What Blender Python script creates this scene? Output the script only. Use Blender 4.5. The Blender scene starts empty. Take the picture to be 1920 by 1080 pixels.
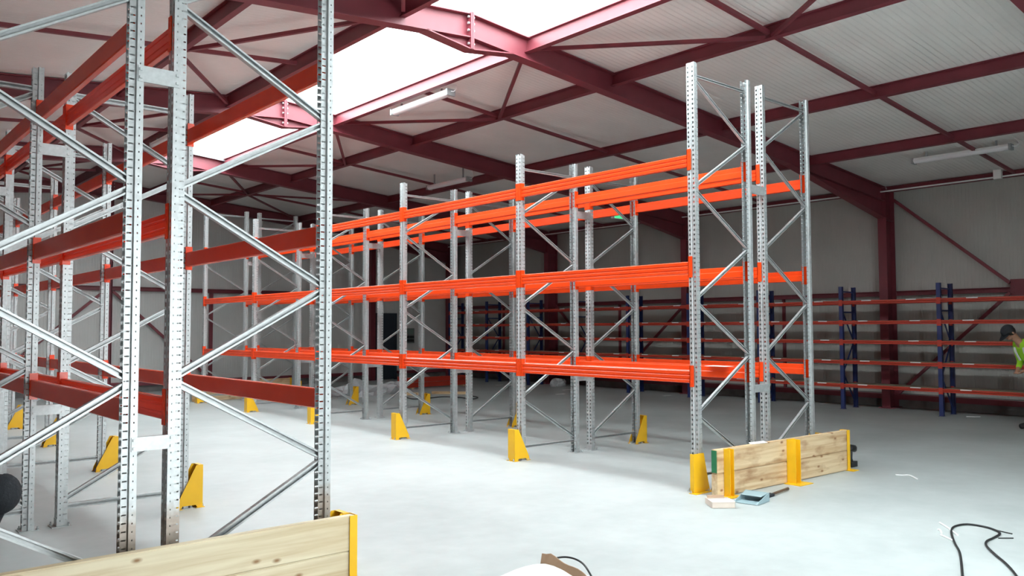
import bpy, bmesh, math, random
from mathutils import Vector, Matrix, Euler

random.seed(7)
SC = bpy.context.scene
COL = SC.collection

# ------------------------------------------------------------------ camera
FPX, YAW, PITCH, ROLL, CAMH = 1549.3, 0.7128, 0.0481, -0.0033, 1.7162
_fw = Vector((math.sin(YAW) * math.cos(PITCH), math.cos(YAW) * math.cos(PITCH), math.sin(PITCH)))
_r0 = Vector((math.cos(YAW), -math.sin(YAW), 0))
_u0 = _r0.cross(_fw)
_r = _r0 * math.cos(ROLL) + _u0 * math.sin(ROLL)
_u = -_r0 * math.sin(ROLL) + _u0 * math.cos(ROLL)
cam_data = bpy.data.cameras.new('camera')
cam_data.sensor_width = 36.0
cam_data.lens = FPX / 1920 * 36.0
cam_data.clip_end = 200
cam = bpy.data.objects.new('camera', cam_data)
COL.objects.link(cam)
cam.matrix_world = Matrix(((_r.x, _u.x, -_fw.x, 0), (_r.y, _u.y, -_fw.y, 0), (_r.z, _u.z, -_fw.z, CAMH), (0, 0, 0, 1)))
SC.camera = cam

# ------------------------------------------------------------------ overcast daylight
SKY = 21.0
world = bpy.data.worlds.new('overcast_sky')
SC.world = world
world.use_nodes = True
bg = world.node_tree.nodes['Background']
bg.inputs[0].default_value = (0.93, 0.98, 1.0, 1)
bg.inputs[1].default_value = SKY


def portal(name, loc, rot, sx, sy):
    """sampling portal for the sky in an opening of the building"""
    l = bpy.data.lights.new(name, 'AREA')
    l.shape = 'RECTANGLE'
    l.size, l.size_y = sx, sy
    l.cycles.is_portal = True
    o = bpy.data.objects.new(name, l)
    o.location = loc
    o.rotation_euler = rot
    COL.objects.link(o)


RIDGE_X, RIDGE_Z, SLOPE = 6.27, 5.66, 0.0868
portal('skylight_portal', (RIDGE_X, 7.98, 5.85), (0, 0, 0), 2.1, 20.9)
portal('gate_portal', (3.1, -2.62, 1.35), (math.radians(90), 0, 0), 2.2, 2.7)

vs = SC.view_settings
vs.view_transform = 'Standard'
vs.look = 'None'
vs.exposure = 0.0
vs.gamma = 1.0
vs.use_curve_mapping = False
SC.cycles.use_denoising = True
SC.cycles.max_bounces = 10
SC.cycles.diffuse_bounces = 6
SC.cycles.glossy_bounces = 4
SC.cycles.transparent_max_bounces = 12
SC.cycles.sample_clamp_indirect = 8.0
SC.cycles.caustics_reflective = False
SC.cycles.caustics_refractive = False


# ------------------------------------------------------------------ pixel helper (directions only)
def ray(px, py):
    return _fw + _r * ((px - 960) / FPX) + _u * ((540 - py) / FPX)


def on_floor(px, py, z=0.0):
    d = ray(px, py)
    return Vector((0, 0, CAMH)) + d * ((z - CAMH) / d.z)


# ------------------------------------------------------------------ materials
def srgb(h):
    h = h.lstrip('#')
    c = [int(h[i:i + 2], 16) / 255 for i in (0, 2, 4)]
    return tuple((x / 12.92 if x <= 0.04045 else ((x + 0.055) / 1.055) ** 2.4) for x in c) + (1,)


def mat(name, col, rough=0.5, metal=0.0, var=0.0, vscale=6.0, bump=0.0, bscale=60.0, spec=0.5):
    m = bpy.data.materials.new(name)
    m.use_nodes = True
    nt = m.node_tree
    b = nt.nodes['Principled BSDF']
    b.inputs['Roughness'].default_value = rough
    b.inputs['Metallic'].default_value = metal
    b.inputs['Specular IOR Level'].default_value = spec
    tc = nt.nodes.new('ShaderNodeTexCoord')
    if var > 0:
        n = nt.nodes.new('ShaderNodeTexNoise')
        n.inputs['Scale'].default_value = vscale
        n.inputs['Detail'].default_value = 6
        nt.links.new(tc.outputs['Object'], n.inputs['Vector'])
        r = nt.nodes.new('ShaderNodeValToRGB')
        r.color_ramp.elements[0].position = 0.3
        r.color_ramp.elements[1].position = 0.7
        r.color_ramp.elements[0].color = tuple(max(0, c * (1 - var)) for c in col[:3]) + (1,)
        r.color_ramp.elements[1].color = tuple(min(1, c * (1 + var)) for c in col[:3]) + (1,)
        nt.links.new(n.outputs['Fac'], r.inputs['Fac'])
        nt.links.new(r.outputs['Color'], b.inputs['Base Color'])
    else:
        b.inputs['Base Color'].default_value = col
    if bump > 0:
        n2 = nt.nodes.new('ShaderNodeTexNoise')
        n2.inputs['Scale'].default_value = bscale
        n2.inputs['Detail'].default_value = 4
        nt.links.new(tc.outputs['Object'], n2.inputs['Vector'])
        bp = nt.nodes.new('ShaderNodeBump')
        bp.inputs['Strength'].default_value = bump
        bp.inputs['Distance'].default_value = 0.01
        nt.links.new(n2.outputs['Fac'], bp.inputs['Height'])
        nt.links.new(bp.outputs['Normal'], b.inputs['Normal'])
    return m


def ribbed(name, col, axis, pitch, depth=0.3):
    """profiled sandwich-panel liner: shallow parallel ribs as fine relief, slight soiling"""
    m = mat(name, col, rough=0.45, var=0.05, vscale=1.3)
    nt = m.node_tree
    b = nt.nodes['Principled BSDF']
    tc = nt.nodes.new('ShaderNodeTexCoord')
    sep = nt.nodes.new('ShaderNodeSeparateXYZ')
    nt.links.new(tc.outputs['Object'], sep.inputs[0])
    f = nt.nodes.new('ShaderNodeMath'); f.operation = 'MULTIPLY'; f.inputs[1].default_value = 1.0 / pitch
    nt.links.new(sep.outputs[axis], f.inputs[0])
    fr = nt.nodes.new('ShaderNodeMath'); fr.operation = 'FRACT'
    nt.links.new(f.outputs[0], fr.inputs[0])
    pp = nt.nodes.new('ShaderNodeMath'); pp.operation = 'PINGPONG'; pp.inputs[1].default_value = 0.5
    nt.links.new(fr.outputs[0], pp.inputs[0])
    ss = nt.nodes.new('ShaderNodeMapRange'); ss.interpolation_type = 'SMOOTHSTEP'
    ss.inputs[1].default_value = 0.03; ss.inputs[2].default_value = 0.14
    nt.links.new(pp.outputs[0], ss.inputs[0])
    bp = nt.nodes.new('ShaderNodeBump')
    bp.inputs['Strength'].default_value = depth
    bp.inputs['Distance'].default_value = 0.012
    nt.links.new(ss.outputs[0], bp.inputs['Height'])
    nt.links.new(bp.outputs['Normal'], b.inputs['Normal'])
    return m


def concrete():
    m = bpy.data.materials.new('power_floated_concrete')
    m.use_nodes = True
    nt = m.node_tree
    b = nt.nodes['Principled BSDF']
    tc = nt.nodes.new('ShaderNodeTexCoord')
    mp = nt.nodes.new('ShaderNodeMapping')
    mp.inputs['Scale'].default_value = (1, 1, 1)
    nt.links.new(tc.outputs['Object'], mp.inputs[0])
    n1 = nt.nodes.new('ShaderNodeTexNoise'); n1.inputs['Scale'].default_value = 0.55; n1.inputs['Detail'].default_value = 7; n1.inputs['Roughness'].default_value = 0.62
    n2 = nt.nodes.new('ShaderNodeTexNoise'); n2.inputs['Scale'].default_value = 5.5; n2.inputs['Detail'].default_value = 8
    nt.links.new(mp.outputs[0], n1.inputs[0]); nt.links.new(mp.outputs[0], n2.inputs[0])
    mx = nt.nodes.new('ShaderNodeMath'); mx.operation = 'MULTIPLY_ADD'; mx.inputs[1].default_value = 0.45
    nt.links.new(n2.outputs['Fac'], mx.inputs[0]); nt.links.new(n1.outputs['Fac'], mx.inputs[2])
    r = nt.nodes.new('ShaderNodeValToRGB')
    r.color_ramp.elements[0].position = 0.5; r.color_ramp.elements[0].color = (0.325, 0.355, 0.352, 1)
    r.color_ramp.elements[1].position = 0.95; r.color_ramp.elements[1].color = (0.44, 0.475, 0.47, 1)
    nt.links.new(mx.outputs[0], r.inputs[0])
    nt.links.new(r.outputs[0], b.inputs['Base Color'])
    rr = nt.nodes.new('ShaderNodeMapRange'); rr.inputs[3].default_value = 0.42; rr.inputs[4].default_value = 0.62
    nt.links.new(n2.outputs['Fac'], rr.inputs[0]); nt.links.new(rr.outputs[0], b.inputs['Roughness'])
    bp = nt.nodes.new('ShaderNodeBump'); bp.inputs['Strength'].default_value = 0.06; bp.inputs['Distance'].default_value = 0.01
    nt.links.new(n2.outputs['Fac'], bp.inputs['Height']); nt.links.new(bp.outputs[0], b.inputs['Normal'])
    return m


def timber(name, light, dark, stain=0.0):
    """sawn softwood: stretched grain along X plus round knots"""
    m = bpy.data.materials.new(name)
    m.use_nodes = True
    nt = m.node_tree
    b = nt.nodes['Principled BSDF']; b.inputs['Roughness'].default_value = 0.7
    tc = nt.nodes.new('ShaderNodeTexCoord')
    inf = nt.nodes.new('ShaderNodeObjectInfo')
    ad = nt.nodes.new('ShaderNodeVectorMath'); ad.operation = 'MULTIPLY_ADD'
    ad.inputs[1].default_value = (7, 3, 5)
    cmb = nt.nodes.new('ShaderNodeCombineXYZ')
    for i in range(3):
        nt.links.new(inf.outputs['Random'], cmb.inputs[i])
    nt.links.new(cmb.outputs[0], ad.inputs[0]); nt.links.new(tc.outputs['Object'], ad.inputs[2])
    mp = nt.nodes.new('ShaderNodeMapping'); mp.inputs['Scale'].default_value = (0.45, 9, 9)
    nt.links.new(ad.outputs[0], mp.inputs[0])
    n = nt.nodes.new('ShaderNodeTexNoise'); n.inputs['Scale'].default_value = 2.2; n.inputs['Detail'].default_value = 8; n.inputs['Distortion'].default_value = 0.35
    nt.links.new(mp.outputs[0], n.inputs[0])
    r = nt.nodes.new('ShaderNodeValToRGB')
    r.color_ramp.elements[0].position = 0.28; r.color_ramp.elements[0].color = dark
    r.color_ramp.elements[1].position = 0.62; r.color_ramp.elements[1].color = light
    nt.links.new(n.outputs['Fac'], r.inputs[0])
    mp2 = nt.nodes.new('ShaderNodeMapping'); mp2.inputs['Scale'].default_value = (2.3, 4.6, 4.6)
    nt.links.new(ad.outputs[0], mp2.inputs[0])
    v = nt.nodes.new('ShaderNodeTexVoronoi'); v.inputs['Scale'].default_value = 1.0
    v.voronoi_dimensions = '2D'
    sx_ = nt.nodes.new('ShaderNodeSeparateXYZ'); cx_ = nt.nodes.new('ShaderNodeCombineXYZ')
    nt.links.new(mp2.outputs[0], sx_.inputs[0])
    nt.links.new(sx_.outputs[0], cx_.inputs[0]); nt.links.new(sx_.outputs[2], cx_.inputs[1])
    nt.links.new(cx_.outputs[0], v.inputs['Vector'])
    kr = nt.nodes.new('ShaderNodeValToRGB')
    kr.color_ramp.elements[0].position = 0.02; kr.color_ramp.elements[0].color = (1, 1, 1, 1)
    kr.color_ramp.elements[1].position = 0.085; kr.color_ramp.elements[1].color = (0, 0, 0, 1)
    nt.links.new(v.outputs['Distance'], kr.inputs[0])
    mix = nt.nodes.new('ShaderNodeMix'); mix.data_type = 'RGBA'
    nt.links.new(kr.outputs[0], mix.inputs['Factor'])
    nt.links.new(r.outputs[0], mix.inputs[6])
    mix.inputs[7].default_value = (dark[0] * 0.55, dark[1] * 0.4, dark[2] * 0.32, 1)
    mp3 = nt.nodes.new('ShaderNodeMapping'); mp3.inputs['Scale'].default_value = (1.6, 5, 5)
    nt.links.new(ad.outputs[0], mp3.inputs[0])
    n3 = nt.nodes.new('ShaderNodeTexNoise'); n3.inputs['Scale'].default_value = 2.0; n3.inputs['Detail'].default_value = 5
    nt.links.new(mp3.outputs[0], n3.inputs[0])
    r3 = nt.nodes.new('ShaderNodeMapRange'); r3.inputs[1].default_value = 0.52; r3.inputs[2].default_value = 0.75; r3.inputs[4].default_value = stain
    nt.links.new(n3.outputs['Fac'], r3.inputs[0])
    mix2 = nt.nodes.new('ShaderNodeMix'); mix2.data_type = 'RGBA'
    nt.links.new(r3.outputs[0], mix2.inputs['Factor'])
    nt.links.new(mix.outputs[2], mix2.inputs[6])
    mix2.inputs[7].default_value = (dark[0] * 0.62, dark[1] * 0.5, dark[2] * 0.42, 1)
    nt.links.new(mix2.outputs[2], b.inputs['Base Color'])
    return m


def skylight_mat():
    m = bpy.data.materials.new('opal_polycarbonate')
    m.use_nodes = True
    nt = m.node_tree
    for n in list(nt.nodes):
        if n.type != 'OUTPUT_MATERIAL':
            nt.nodes.remove(n)
    out = nt.nodes['Material Output']
    tr = nt.nodes.new('ShaderNodeBsdfTransparent'); tr.inputs[0].default_value = (0.8, 0.82, 0.82, 1)
    tl = nt.nodes.new('ShaderNodeBsdfTranslucent'); tl.inputs[0].default_value = (0.9, 0.92, 0.92, 1)
    mx = nt.nodes.new('ShaderNodeMixShader'); mx.inputs[0].default_value = 0.3
    nt.links.new(tr.outputs[0], mx.inputs[1]); nt.links.new(tl.outputs[0], mx.inputs[2])
    nt.links.new(mx.outputs[0], out.inputs[0])
    return m


def clear_wrap():
    m = mat('clear_stretch_wrap', (0.75, 0.78, 0.8, 1), rough=0.25, spec=0.6)
    m.node_tree.nodes['Principled BSDF'].inputs['Alpha'].default_value = 0.55
    return m


M = dict(
    floor=concrete(),
    roof=ribbed('white_roof_liner', (0.80, 0.785, 0.76, 1), 1, 0.085, 0.45),
    wall_x=ribbed('white_wall_liner_dimmed', (0.42, 0.42, 0.395, 1), 1, 0.07),  # side-wall copy of the liner, darkened in colour for the light's falloff
    wall_y=ribbed('white_wall_liner_lit', (0.58, 0.585, 0.57, 1), 0, 0.07),  # gable copy of the same liner, lightened in colour for the skylight's glow
    steel=mat('oxide_red_steel', (0.175, 0.030, 0.042, 1), rough=0.5, var=0.12, vscale=3),
    sky=skylight_mat(),
    rim=mat('grey_flashing', (0.22, 0.22, 0.23, 1), rough=0.5),
    plinth=mat('cast_concrete_plinth', (0.16, 0.155, 0.15, 1), rough=0.8, var=0.3, vscale=3, bump=0.2, bscale=20),
    galv=mat('galvanised_steel', (0.49, 0.52, 0.525, 1), rough=0.47, metal=0.6, var=0.10, vscale=28),
    orange=mat('orange_powder_coat', (0.80, 0.060, 0.008, 1), rough=0.26, var=0.05, vscale=3),
    yellow=mat('yellow_powder_coat', (0.82, 0.47, 0.012, 1), rough=0.4, var=0.05, vscale=5),
    bluep=mat('blue_powder_coat', (0.014, 0.028, 0.12, 1), rough=0.4),
    redbeam=mat('red_orange_powder_coat', (0.42, 0.035, 0.016, 1), rough=0.4),
    chip=mat('chipboard', (0.30, 0.235, 0.16, 1), rough=0.8, var=0.2, vscale=40),
    wood=timber('sawn_softwood', srgb('#d9cdb0'), srgb('#bca782'), 0.12),
    wood2=timber('sawn_softwood_stained', srgb('#d6c09c'), srgb('#b28e66'), 0.8),
    green=mat('green_end_paint', (0.012, 0.16, 0.06, 1), rough=0.6),
    white=mat('white_plastic', (0.82, 0.82, 0.82, 1), rough=0.35),
    paper=mat('white_paper', (0.85, 0.85, 0.85, 1), rough=0.8),
    diffuser=mat('opal_diffuser', (0.78, 0.78, 0.80, 1), rough=0.25),
    door=mat('dark_blue_grey_door', (0.022, 0.032, 0.045, 1), rough=0.45),
    card=mat('brown_cardboard', (0.34, 0.22, 0.14, 1), rough=0.85, var=0.08, vscale=6),
    cardlight=mat('pale_cardboard', (0.70, 0.60, 0.52, 1), rough=0.85, var=0.05, vscale=6),
    card_overexposed=mat('overexposed_cardboard', (0.86, 0.84, 0.81, 1), rough=0.7),  # cardboard in glaring daylight, the overexposure put into its colour
    black=mat('black_rubber', (0.012, 0.013, 0.014, 1), rough=0.5),
    dark=mat('dark_cloth', (0.014, 0.017, 0.022, 1), rough=0.85, bump=0.3, bscale=60),
    navy=mat('dark_work_trousers', (0.02, 0.024, 0.03, 1), rough=0.9, bump=0.3, bscale=50),
    hivis=mat('hi_vis_yellow_green', (0.36, 0.72, 0.03, 1), rough=0.7, bump=0.3, bscale=30),
    reflect=mat('silver_reflective_tape', (0.75, 0.77, 0.78, 1), rough=0.35),
    skin=mat('skin', (0.42, 0.22, 0.145, 1), rough=0.55, var=0.08, vscale=20),
    hair=mat('dark_hair', (0.012, 0.009, 0.008, 1), rough=0.6),
    panblue=mat('blue_grey_plastic', (0.26, 0.36, 0.39, 1), rough=0.4),
    brownwood=mat('brown_handle_wood', (0.12, 0.07, 0.04, 1), rough=0.6),
    grey=mat('grey_plastic', (0.30, 0.32, 0.33, 1), rough=0.45),
    wrap=clear_wrap(),
    boxgrey=mat('grey_enclosure', (0.14, 0.155, 0.155, 1), rough=0.5),
    greygreen=mat('grey_green_cover', (0.13, 0.19, 0.165, 1), rough=0.5),
    green2=mat('green_pictogram', (0.02, 0.30, 0.12, 1), rough=0.5),
)


def stained(name, src):
    m = src.copy(); m.name = name
    nt = m.node_tree
    b = nt.nodes['Principled BSDF']
    old = b.inputs['Base Color'].links[0].from_socket
    tc = nt.nodes.new('ShaderNodeTexCoord'); sep = nt.nodes.new('ShaderNodeSeparateXYZ'); n = nt.nodes.new('ShaderNodeTexNoise')
    n.inputs['Scale'].default_value = 14
    nt.links.new(tc.outputs['Object'], sep.inputs[0]); nt.links.new(tc.outputs['Object'], n.inputs[0])
    a = nt.nodes.new('ShaderNodeMath'); a.operation = 'MULTIPLY_ADD'; a.inputs[1].default_value = 0.16
    nt.links.new(n.outputs['Fac'], a.inputs[0]); nt.links.new(sep.outputs[2], a.inputs[2])
    r = nt.nodes.new('ShaderNodeMapRange'); r.inputs[1].default_value = 0.72; r.inputs[2].default_value = 0.60; r.inputs[3].default_value = 0; r.inputs[4].default_value = 0.6
    nt.links.new(a.outputs[0], r.inputs[0])
    mx = nt.nodes.new('ShaderNodeMix'); mx.data_type = 'RGBA'
    nt.links.new(r.outputs[0], mx.inputs['Factor']); nt.links.new(old, mx.inputs[6]); mx.inputs[7].default_value = (0.27, 0.18, 0.11, 1)
    nt.links.new(mx.outputs[2], b.inputs['Base Color'])
    return m


M['galv_stained'] = stained('galvanised_steel_muddy_foot', M['galv'])


# ------------------------------------------------------------------ mesh builder
class MB:
    def __init__(self):
        self.v, self.f = [], []

    def add(self, vs_, fs_):
        o = len(self.v)
        self.v += [tuple(p) for p in vs_]
        self.f += [tuple(i + o for i in f) for f in fs_]
        return self

    def box(self, x0, x1, y0, y1, z0, z1):
        return self.add([(x0, y0, z0), (x1, y0, z0), (x1, y1, z0), (x0, y1, z0), (x0, y0, z1), (x1, y0, z1), (x1, y1, z1), (x0, y1, z1)],
                        [(0, 3, 2, 1), (4, 5, 6, 7), (0, 1, 5, 4), (1, 2, 6, 5), (2, 3, 7, 6), (3, 0, 4, 7)])

    def hexa(self, p):
        """8 corners, bottom ring then top ring"""
        return self.add(p, [(0, 3, 2, 1), (4, 5, 6, 7), (0, 1, 5, 4), (1, 2, 6, 5), (2, 3, 7, 6), (3, 0, 4, 7)])

    def bar(self, a, b, side, w, h):
        """box from a to b, w along 'side', h along the third direction"""
        a, b = Vector(a), Vector(b)
        d = (b - a).normalized()
        s = Vector(side); s = (s - d * s.dot(d)).normalized()
        t = d.cross(s)
        s, t = s * (w / 2), t * (h / 2)
        return self.hexa([a - s - t, b - s - t, b + s - t, a + s - t, a - s + t, b - s + t, b + s + t, a + s + t])

    def ibeam(self, a, b, up, w, h, tw=0.008, tf=0.011):
        """I section from a to b; a and b lie on the middle of the TOP flange's upper face"""
        a, b = Vector(a), Vector(b)
        d = (b - a).normalized()
        u = Vector(up); u = (u - d * u.dot(d)).normalized()
        s = d.cross(u)
        self.bar(a - u * tf / 2, b - u * tf / 2, s, w, tf)
        self.bar(a - u * (h - tf / 2), b - u * (h - tf / 2), s, w, tf)
        self.bar(a - u * h / 2, b - u * h / 2, s, tw, h - 2 * tf)
        return self

    def prism(self, poly, axis, lo, hi):
        """polygon in the plane normal to axis, extruded from lo to hi"""
        n = len(poly)
        def P(p, q):
            return {'x': (q, p[0], p[1]), 'y': (p[0], q, p[1]), 'z': (p[0], p[1], q)}[axis]
        return self.add([P(p, lo) for p in poly] + [P(p, hi) for p in poly],
                        [tuple(range(n))[::-1], tuple(range(n, 2 * n))] + [(i, (i + 1) % n, n + (i + 1) % n, n + i) for i in range(n)])

    def tube(self, pts, r, n=8, cap=True):
        pts = [Vector(p) for p in pts]
        rs = r if isinstance(r, (list, tuple)) else [r] * len(pts)
        o = len(self.v)
        prev = None
        for i, p in enumerate(pts):
            d = (pts[min(i + 1, len(pts) - 1)] - pts[max(i - 1, 0)]).normalized()
            if prev is None:
                s = d.orthogonal().normalized()
            else:
                s = (prev - d * prev.dot(d)).normalized()
            prev = s
            t = d.cross(s)
            for k in range(n):
                a = 2 * math.pi * k / n
                self.v.append(tuple(p + (s * math.cos(a) + t * math.sin(a)) * rs[i]))
        for i in range(len(pts) - 1):
            for k in range(n):
                k2 = (k + 1) % n
                self.f.append((o + i * n + k, o + i * n + k2, o + (i + 1) * n + k2, o + (i + 1) * n + k))
        if cap:
            self.f.append(tuple(o + k for k in range(n))[::-1])
            self.f.append(tuple(o + (len(pts) - 1) * n + k for k in range(n)))
        return self

    def lathe(self, prof, n=20, c=(0, 0, 0)):
        o = len(self.v)
        for (r, z) in prof:
            for k in range(n):
                a = 2 * math.pi * k / n
                self.v.append((c[0] + r * math.cos(a), c[1] + r * math.sin(a), c[2] + z))
        for i in range(len(prof) - 1):
            for k in range(n):
                k2 = (k + 1) % n
                self.f.append((o + i * n + k, o + i * n + k2, o + (i + 1) * n + k2, o + (i + 1) * n + k))
        self.f.append(tuple(o + k for k in range(n))[::-1])
        self.f.append(tuple(o + (len(prof) - 1) * n + k for k in range(n)))
        return self

    def mesh(self, name, material, smooth=False):
        me = bpy.data.meshes.new(name)
        me.from_pydata(self.v, [], self.f)
        me.materials.append(M[material])
        if smooth:
            for p in me.polygons:
                p.use_smooth = True
        me.update()
        return me


def put(name, me, parent=None, loc=(0, 0, 0), rot=(0, 0, 0)):
    o = bpy.data.objects.new(name, me)
    COL.objects.link(o)
    o.location = loc
    o.rotation_euler = rot
    o.parent = parent
    return o


def build(name, mb, material, parent=None, loc=(0, 0, 0), rot=(0, 0, 0), smooth=False):
    return put(name, mb.mesh(name, material, smooth), parent, loc, rot)


def empty(name, loc=(0, 0, 0), rot=(0, 0, 0), parent=None):
    o = put(name, None, parent, loc, rot)
    o.empty_display_size = 0.1
    return o


def tag(o, label=None, cat=None, group=None, kind=None):
    if label: o['label'] = label
    if cat: o['category'] = cat
    if group: o['group'] = group
    if kind: o['kind'] = kind
    return o


def structure(o, label=None):
    o['kind'] = 'structure'
    if label: o['label'] = label
    return o


ORD = ['first', 'second', 'third', 'fourth', 'fifth', 'sixth', 'seventh', 'eighth']


def roof_z(x):
    return RIDGE_Z - SLOPE * abs(x - RIDGE_X)


# ================================================================== the building
XR, XL, YF, YB = 17.85, 2 * RIDGE_X - 17.85, 23.80, -2.45
FRAMES = [2.88, 8.08, 13.29, 18.50]
YS1 = 18.40                                   # far end of the skylight
TRIM = 1.0                                    # skylight trimmers this far from the ridge
PURL = [2.68, 5.43, 8.18]                     # purlins this far from the ridge
EAVE = 10.98

floor = structure(build('floor', MB().box(XL - 0.3, XR + 0.3, YB - 3, YF + 0.3, -0.2, 0), 'floor'))

# walls with plinth, girts and bracing
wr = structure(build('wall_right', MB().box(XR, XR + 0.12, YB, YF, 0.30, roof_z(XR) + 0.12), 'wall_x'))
build('plinth', MB().box(XR - 0.03, XR + 0.14, YB, YF, 0, 0.30), 'plinth', wr)
build('base_rail', MB().box(XR - 0.13, XR - 0.003, YB, YF, 0.17, 0.28), 'steel', wr)
_ends = [YB] + FRAMES + [YF - 0.22]
for i in range(len(_ends) - 1):
    y0, y1 = _ends[i] + 0.1, _ends[i + 1] - 0.1
    build('girt', MB().ibeam((XR - 0.075, y0, 2.47), (XR - 0.075, y1, 2.47), (0, 0, 1), 0.14, 0.10), 'steel', wr)
    build('girt_post', MB().box(XR - 0.06, XR - 0.005, (y0 + y1) / 2 - 0.03, (y0 + y1) / 2 + 0.03, 0.28, 2.37), 'steel', wr)
for yc in (13.39, 18.40):
    build('wall_brace', MB().bar((XR - 0.18, yc, 2.40), (XR - 0.18, 15.90 - (0.1 if yc < 15 else -0.1), 0.30), (1, 0, 0), 0.05, 0.06), 'steel', wr)
for (ya, yb) in ((2.88, 8.08),):
    ym = (ya + yb) / 2
    gp = build('gusset_plate', MB().box(XR - 0.165, XR - 0.15, ym - 0.02, ym + 0.28, 2.30, 2.62), 'steel', wr)
    for zz in (2.36, 2.46, 2.56):
        build('bolt', MB().lathe([(0.013, 0), (0.013, 0.015)], 6), 'steel', gp, (XR - 0.165, ym + 0.22, zz), (0, -math.pi / 2, 0))
    for (yc, sgn) in ((yb - 0.13, -1), (ya + 0.13, 1)):
        ye = ym - sgn * 0.16 + (0.12 if sgn < 0 else 0)
        build('wall_brace', MB().bar((XR - 0.18, yc, 4.42), (XR - 0.18, ye, 2.55), (1, 0, 0), 0.05, 0.06), 'steel', wr)
        build('wall_brace', MB().bar((XR - 0.18, yc, 0.30), (XR - 0.18, ye, 2.36), (1, 0, 0), 0.05, 0.06), 'steel', wr)

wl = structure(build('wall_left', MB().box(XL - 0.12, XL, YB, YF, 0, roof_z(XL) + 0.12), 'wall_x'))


def gable(name, y0, y1, material, opening=None):
    mb = MB()
    def sl(xa, xb, z0=0.0):
        xs = sorted({xa, xb} | ({RIDGE_X} if xa < RIDGE_X < xb else set()))
        for a, b in zip(xs[:-1], xs[1:]):
            mb.hexa([(a, y0, z0), (b, y0, z0), (b, y1, z0), (a, y1, z0),
                     (a, y0, roof_z(a) + .1), (b, y0, roof_z(b) + .1), (b, y1, roof_z(b) + .1), (a, y1, roof_z(a) + .1)])
    if opening:
        oa, ob, oz = opening
        sl(XL, oa); sl(ob, XR); sl(oa, ob, oz)
    else:
        sl(XL, XR)
    return structure(build(name, mb, material))


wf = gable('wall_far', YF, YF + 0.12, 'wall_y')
build('plinth', MB().box(XL, 14.5, YF - 0.03, YF, 0, 0.17), 'plinth', wf)
build('plinth', MB().box(15.35, XR, YF - 0.03, YF, 0, 0.17), 'plinth', wf)
build('base_rail', MB().box(XL, 14.48, YF - 0.12, YF - 0.003, 0.18, 0.28), 'steel', wf)
build('base_rail', MB().box(15.38, XR - 0.02, YF - 0.12, YF - 0.003, 0.18, 0.28), 'steel', wf)
build('girt', MB().ibeam((XL, YF - 0.07, 2.86), (14.2, YF - 0.07, 2.86), (0, 0, 1), 0.13, 0.11), 'steel', wf)
for gx, gw in ((-1.9, 0.18), (6.25, 0.15), (14.34, 0.18)):
    build('gable_post', MB().ibeam((gx - gw / 2, YF - 0.15, 0), (gx - gw / 2, YF - 0.15, roof_z(gx) - 0.05), (-1, 0, 0), 0.16, gw), 'steel', wf)
for gx in (3.4, 9.03, 11.7):
    build('girt_post', MB().box(gx - 0.045, gx + 0.045, YF - 0.10, YF - 0.005, 0.28, 2.74), 'steel', wf)
for a, b in (((6.36, 2.72), (8.98, 0.30)), ((6.14, 2.72), (3.4, 0.30))):
    build('wall_brace', MB().bar((a[0], YF - 0.14, a[1]), (b[0], YF - 0.14, b[1]), (0, 1, 0), 0.05, 0.07), 'steel', wf)

# door in the far gable
door = structure(build('door_1', MB().box(14.60, 15.28, YF - 0.05, YF - 0.005, 0.02, 2.14), 'door'), 'dark blue-grey steel door in the far gable wall')
build('door_frame', MB().box(14.52, 14.60, YF - 0.07, YF - 0.004, 0, 2.22).box(15.28, 15.36, YF - 0.07, YF - 0.004, 0, 2.22).box(14.60, 15.28, YF - 0.07, YF - 0.004, 2.14, 2.22), 'door', door)
build('door_handle', MB().box(14.66, 14.70, YF - 0.075, YF - 0.05, 0.98, 1.16).tube([(14.68, YF - 0.075, 1.07), (14.68, YF - 0.11, 1.07), (14.80, YF - 0.11, 1.07)], 0.011), 'grey', door)

# back gable behind the camera with the open goods gate that lights the near floor
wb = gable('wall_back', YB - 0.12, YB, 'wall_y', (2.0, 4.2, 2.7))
build('gate_frame', MB().box(1.88, 2.0, YB - 0.14, YB + 0.05, 0, 2.8).box(4.2, 4.32, YB - 0.14, YB + 0.05, 0, 2.8).box(2.0, 4.2, YB - 0.14, YB + 0.05, 2.7, 2.8), 'steel', wb)

# roof: opaque liner either side of the ridge skylight
mb = MB()
for s in (-1, 1):
    def slab(d0, d1, ya, yb):
        xs = [RIDGE_X + s * d0, RIDGE_X + s * d1]
        a, b = min(xs), max(xs)
        mb.hexa([(a, ya, roof_z(a)), (b, ya, roof_z(b)), (b, yb, roof_z(b)), (a, yb, roof_z(a)),
                 (a, ya, roof_z(a) + .1), (b, ya, roof_z(b) + .1), (b, yb, roof_z(b) + .1), (a, yb, roof_z(a) + .1)])
    slab(TRIM + 0.03, XR - RIDGE_X + 0.15, YB - 0.1, YF + 0.1)
    slab(0, TRIM + 0.03, YS1, YF + 0.1)
ceiling = structure(build('ceiling', mb, 'roof'))

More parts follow.
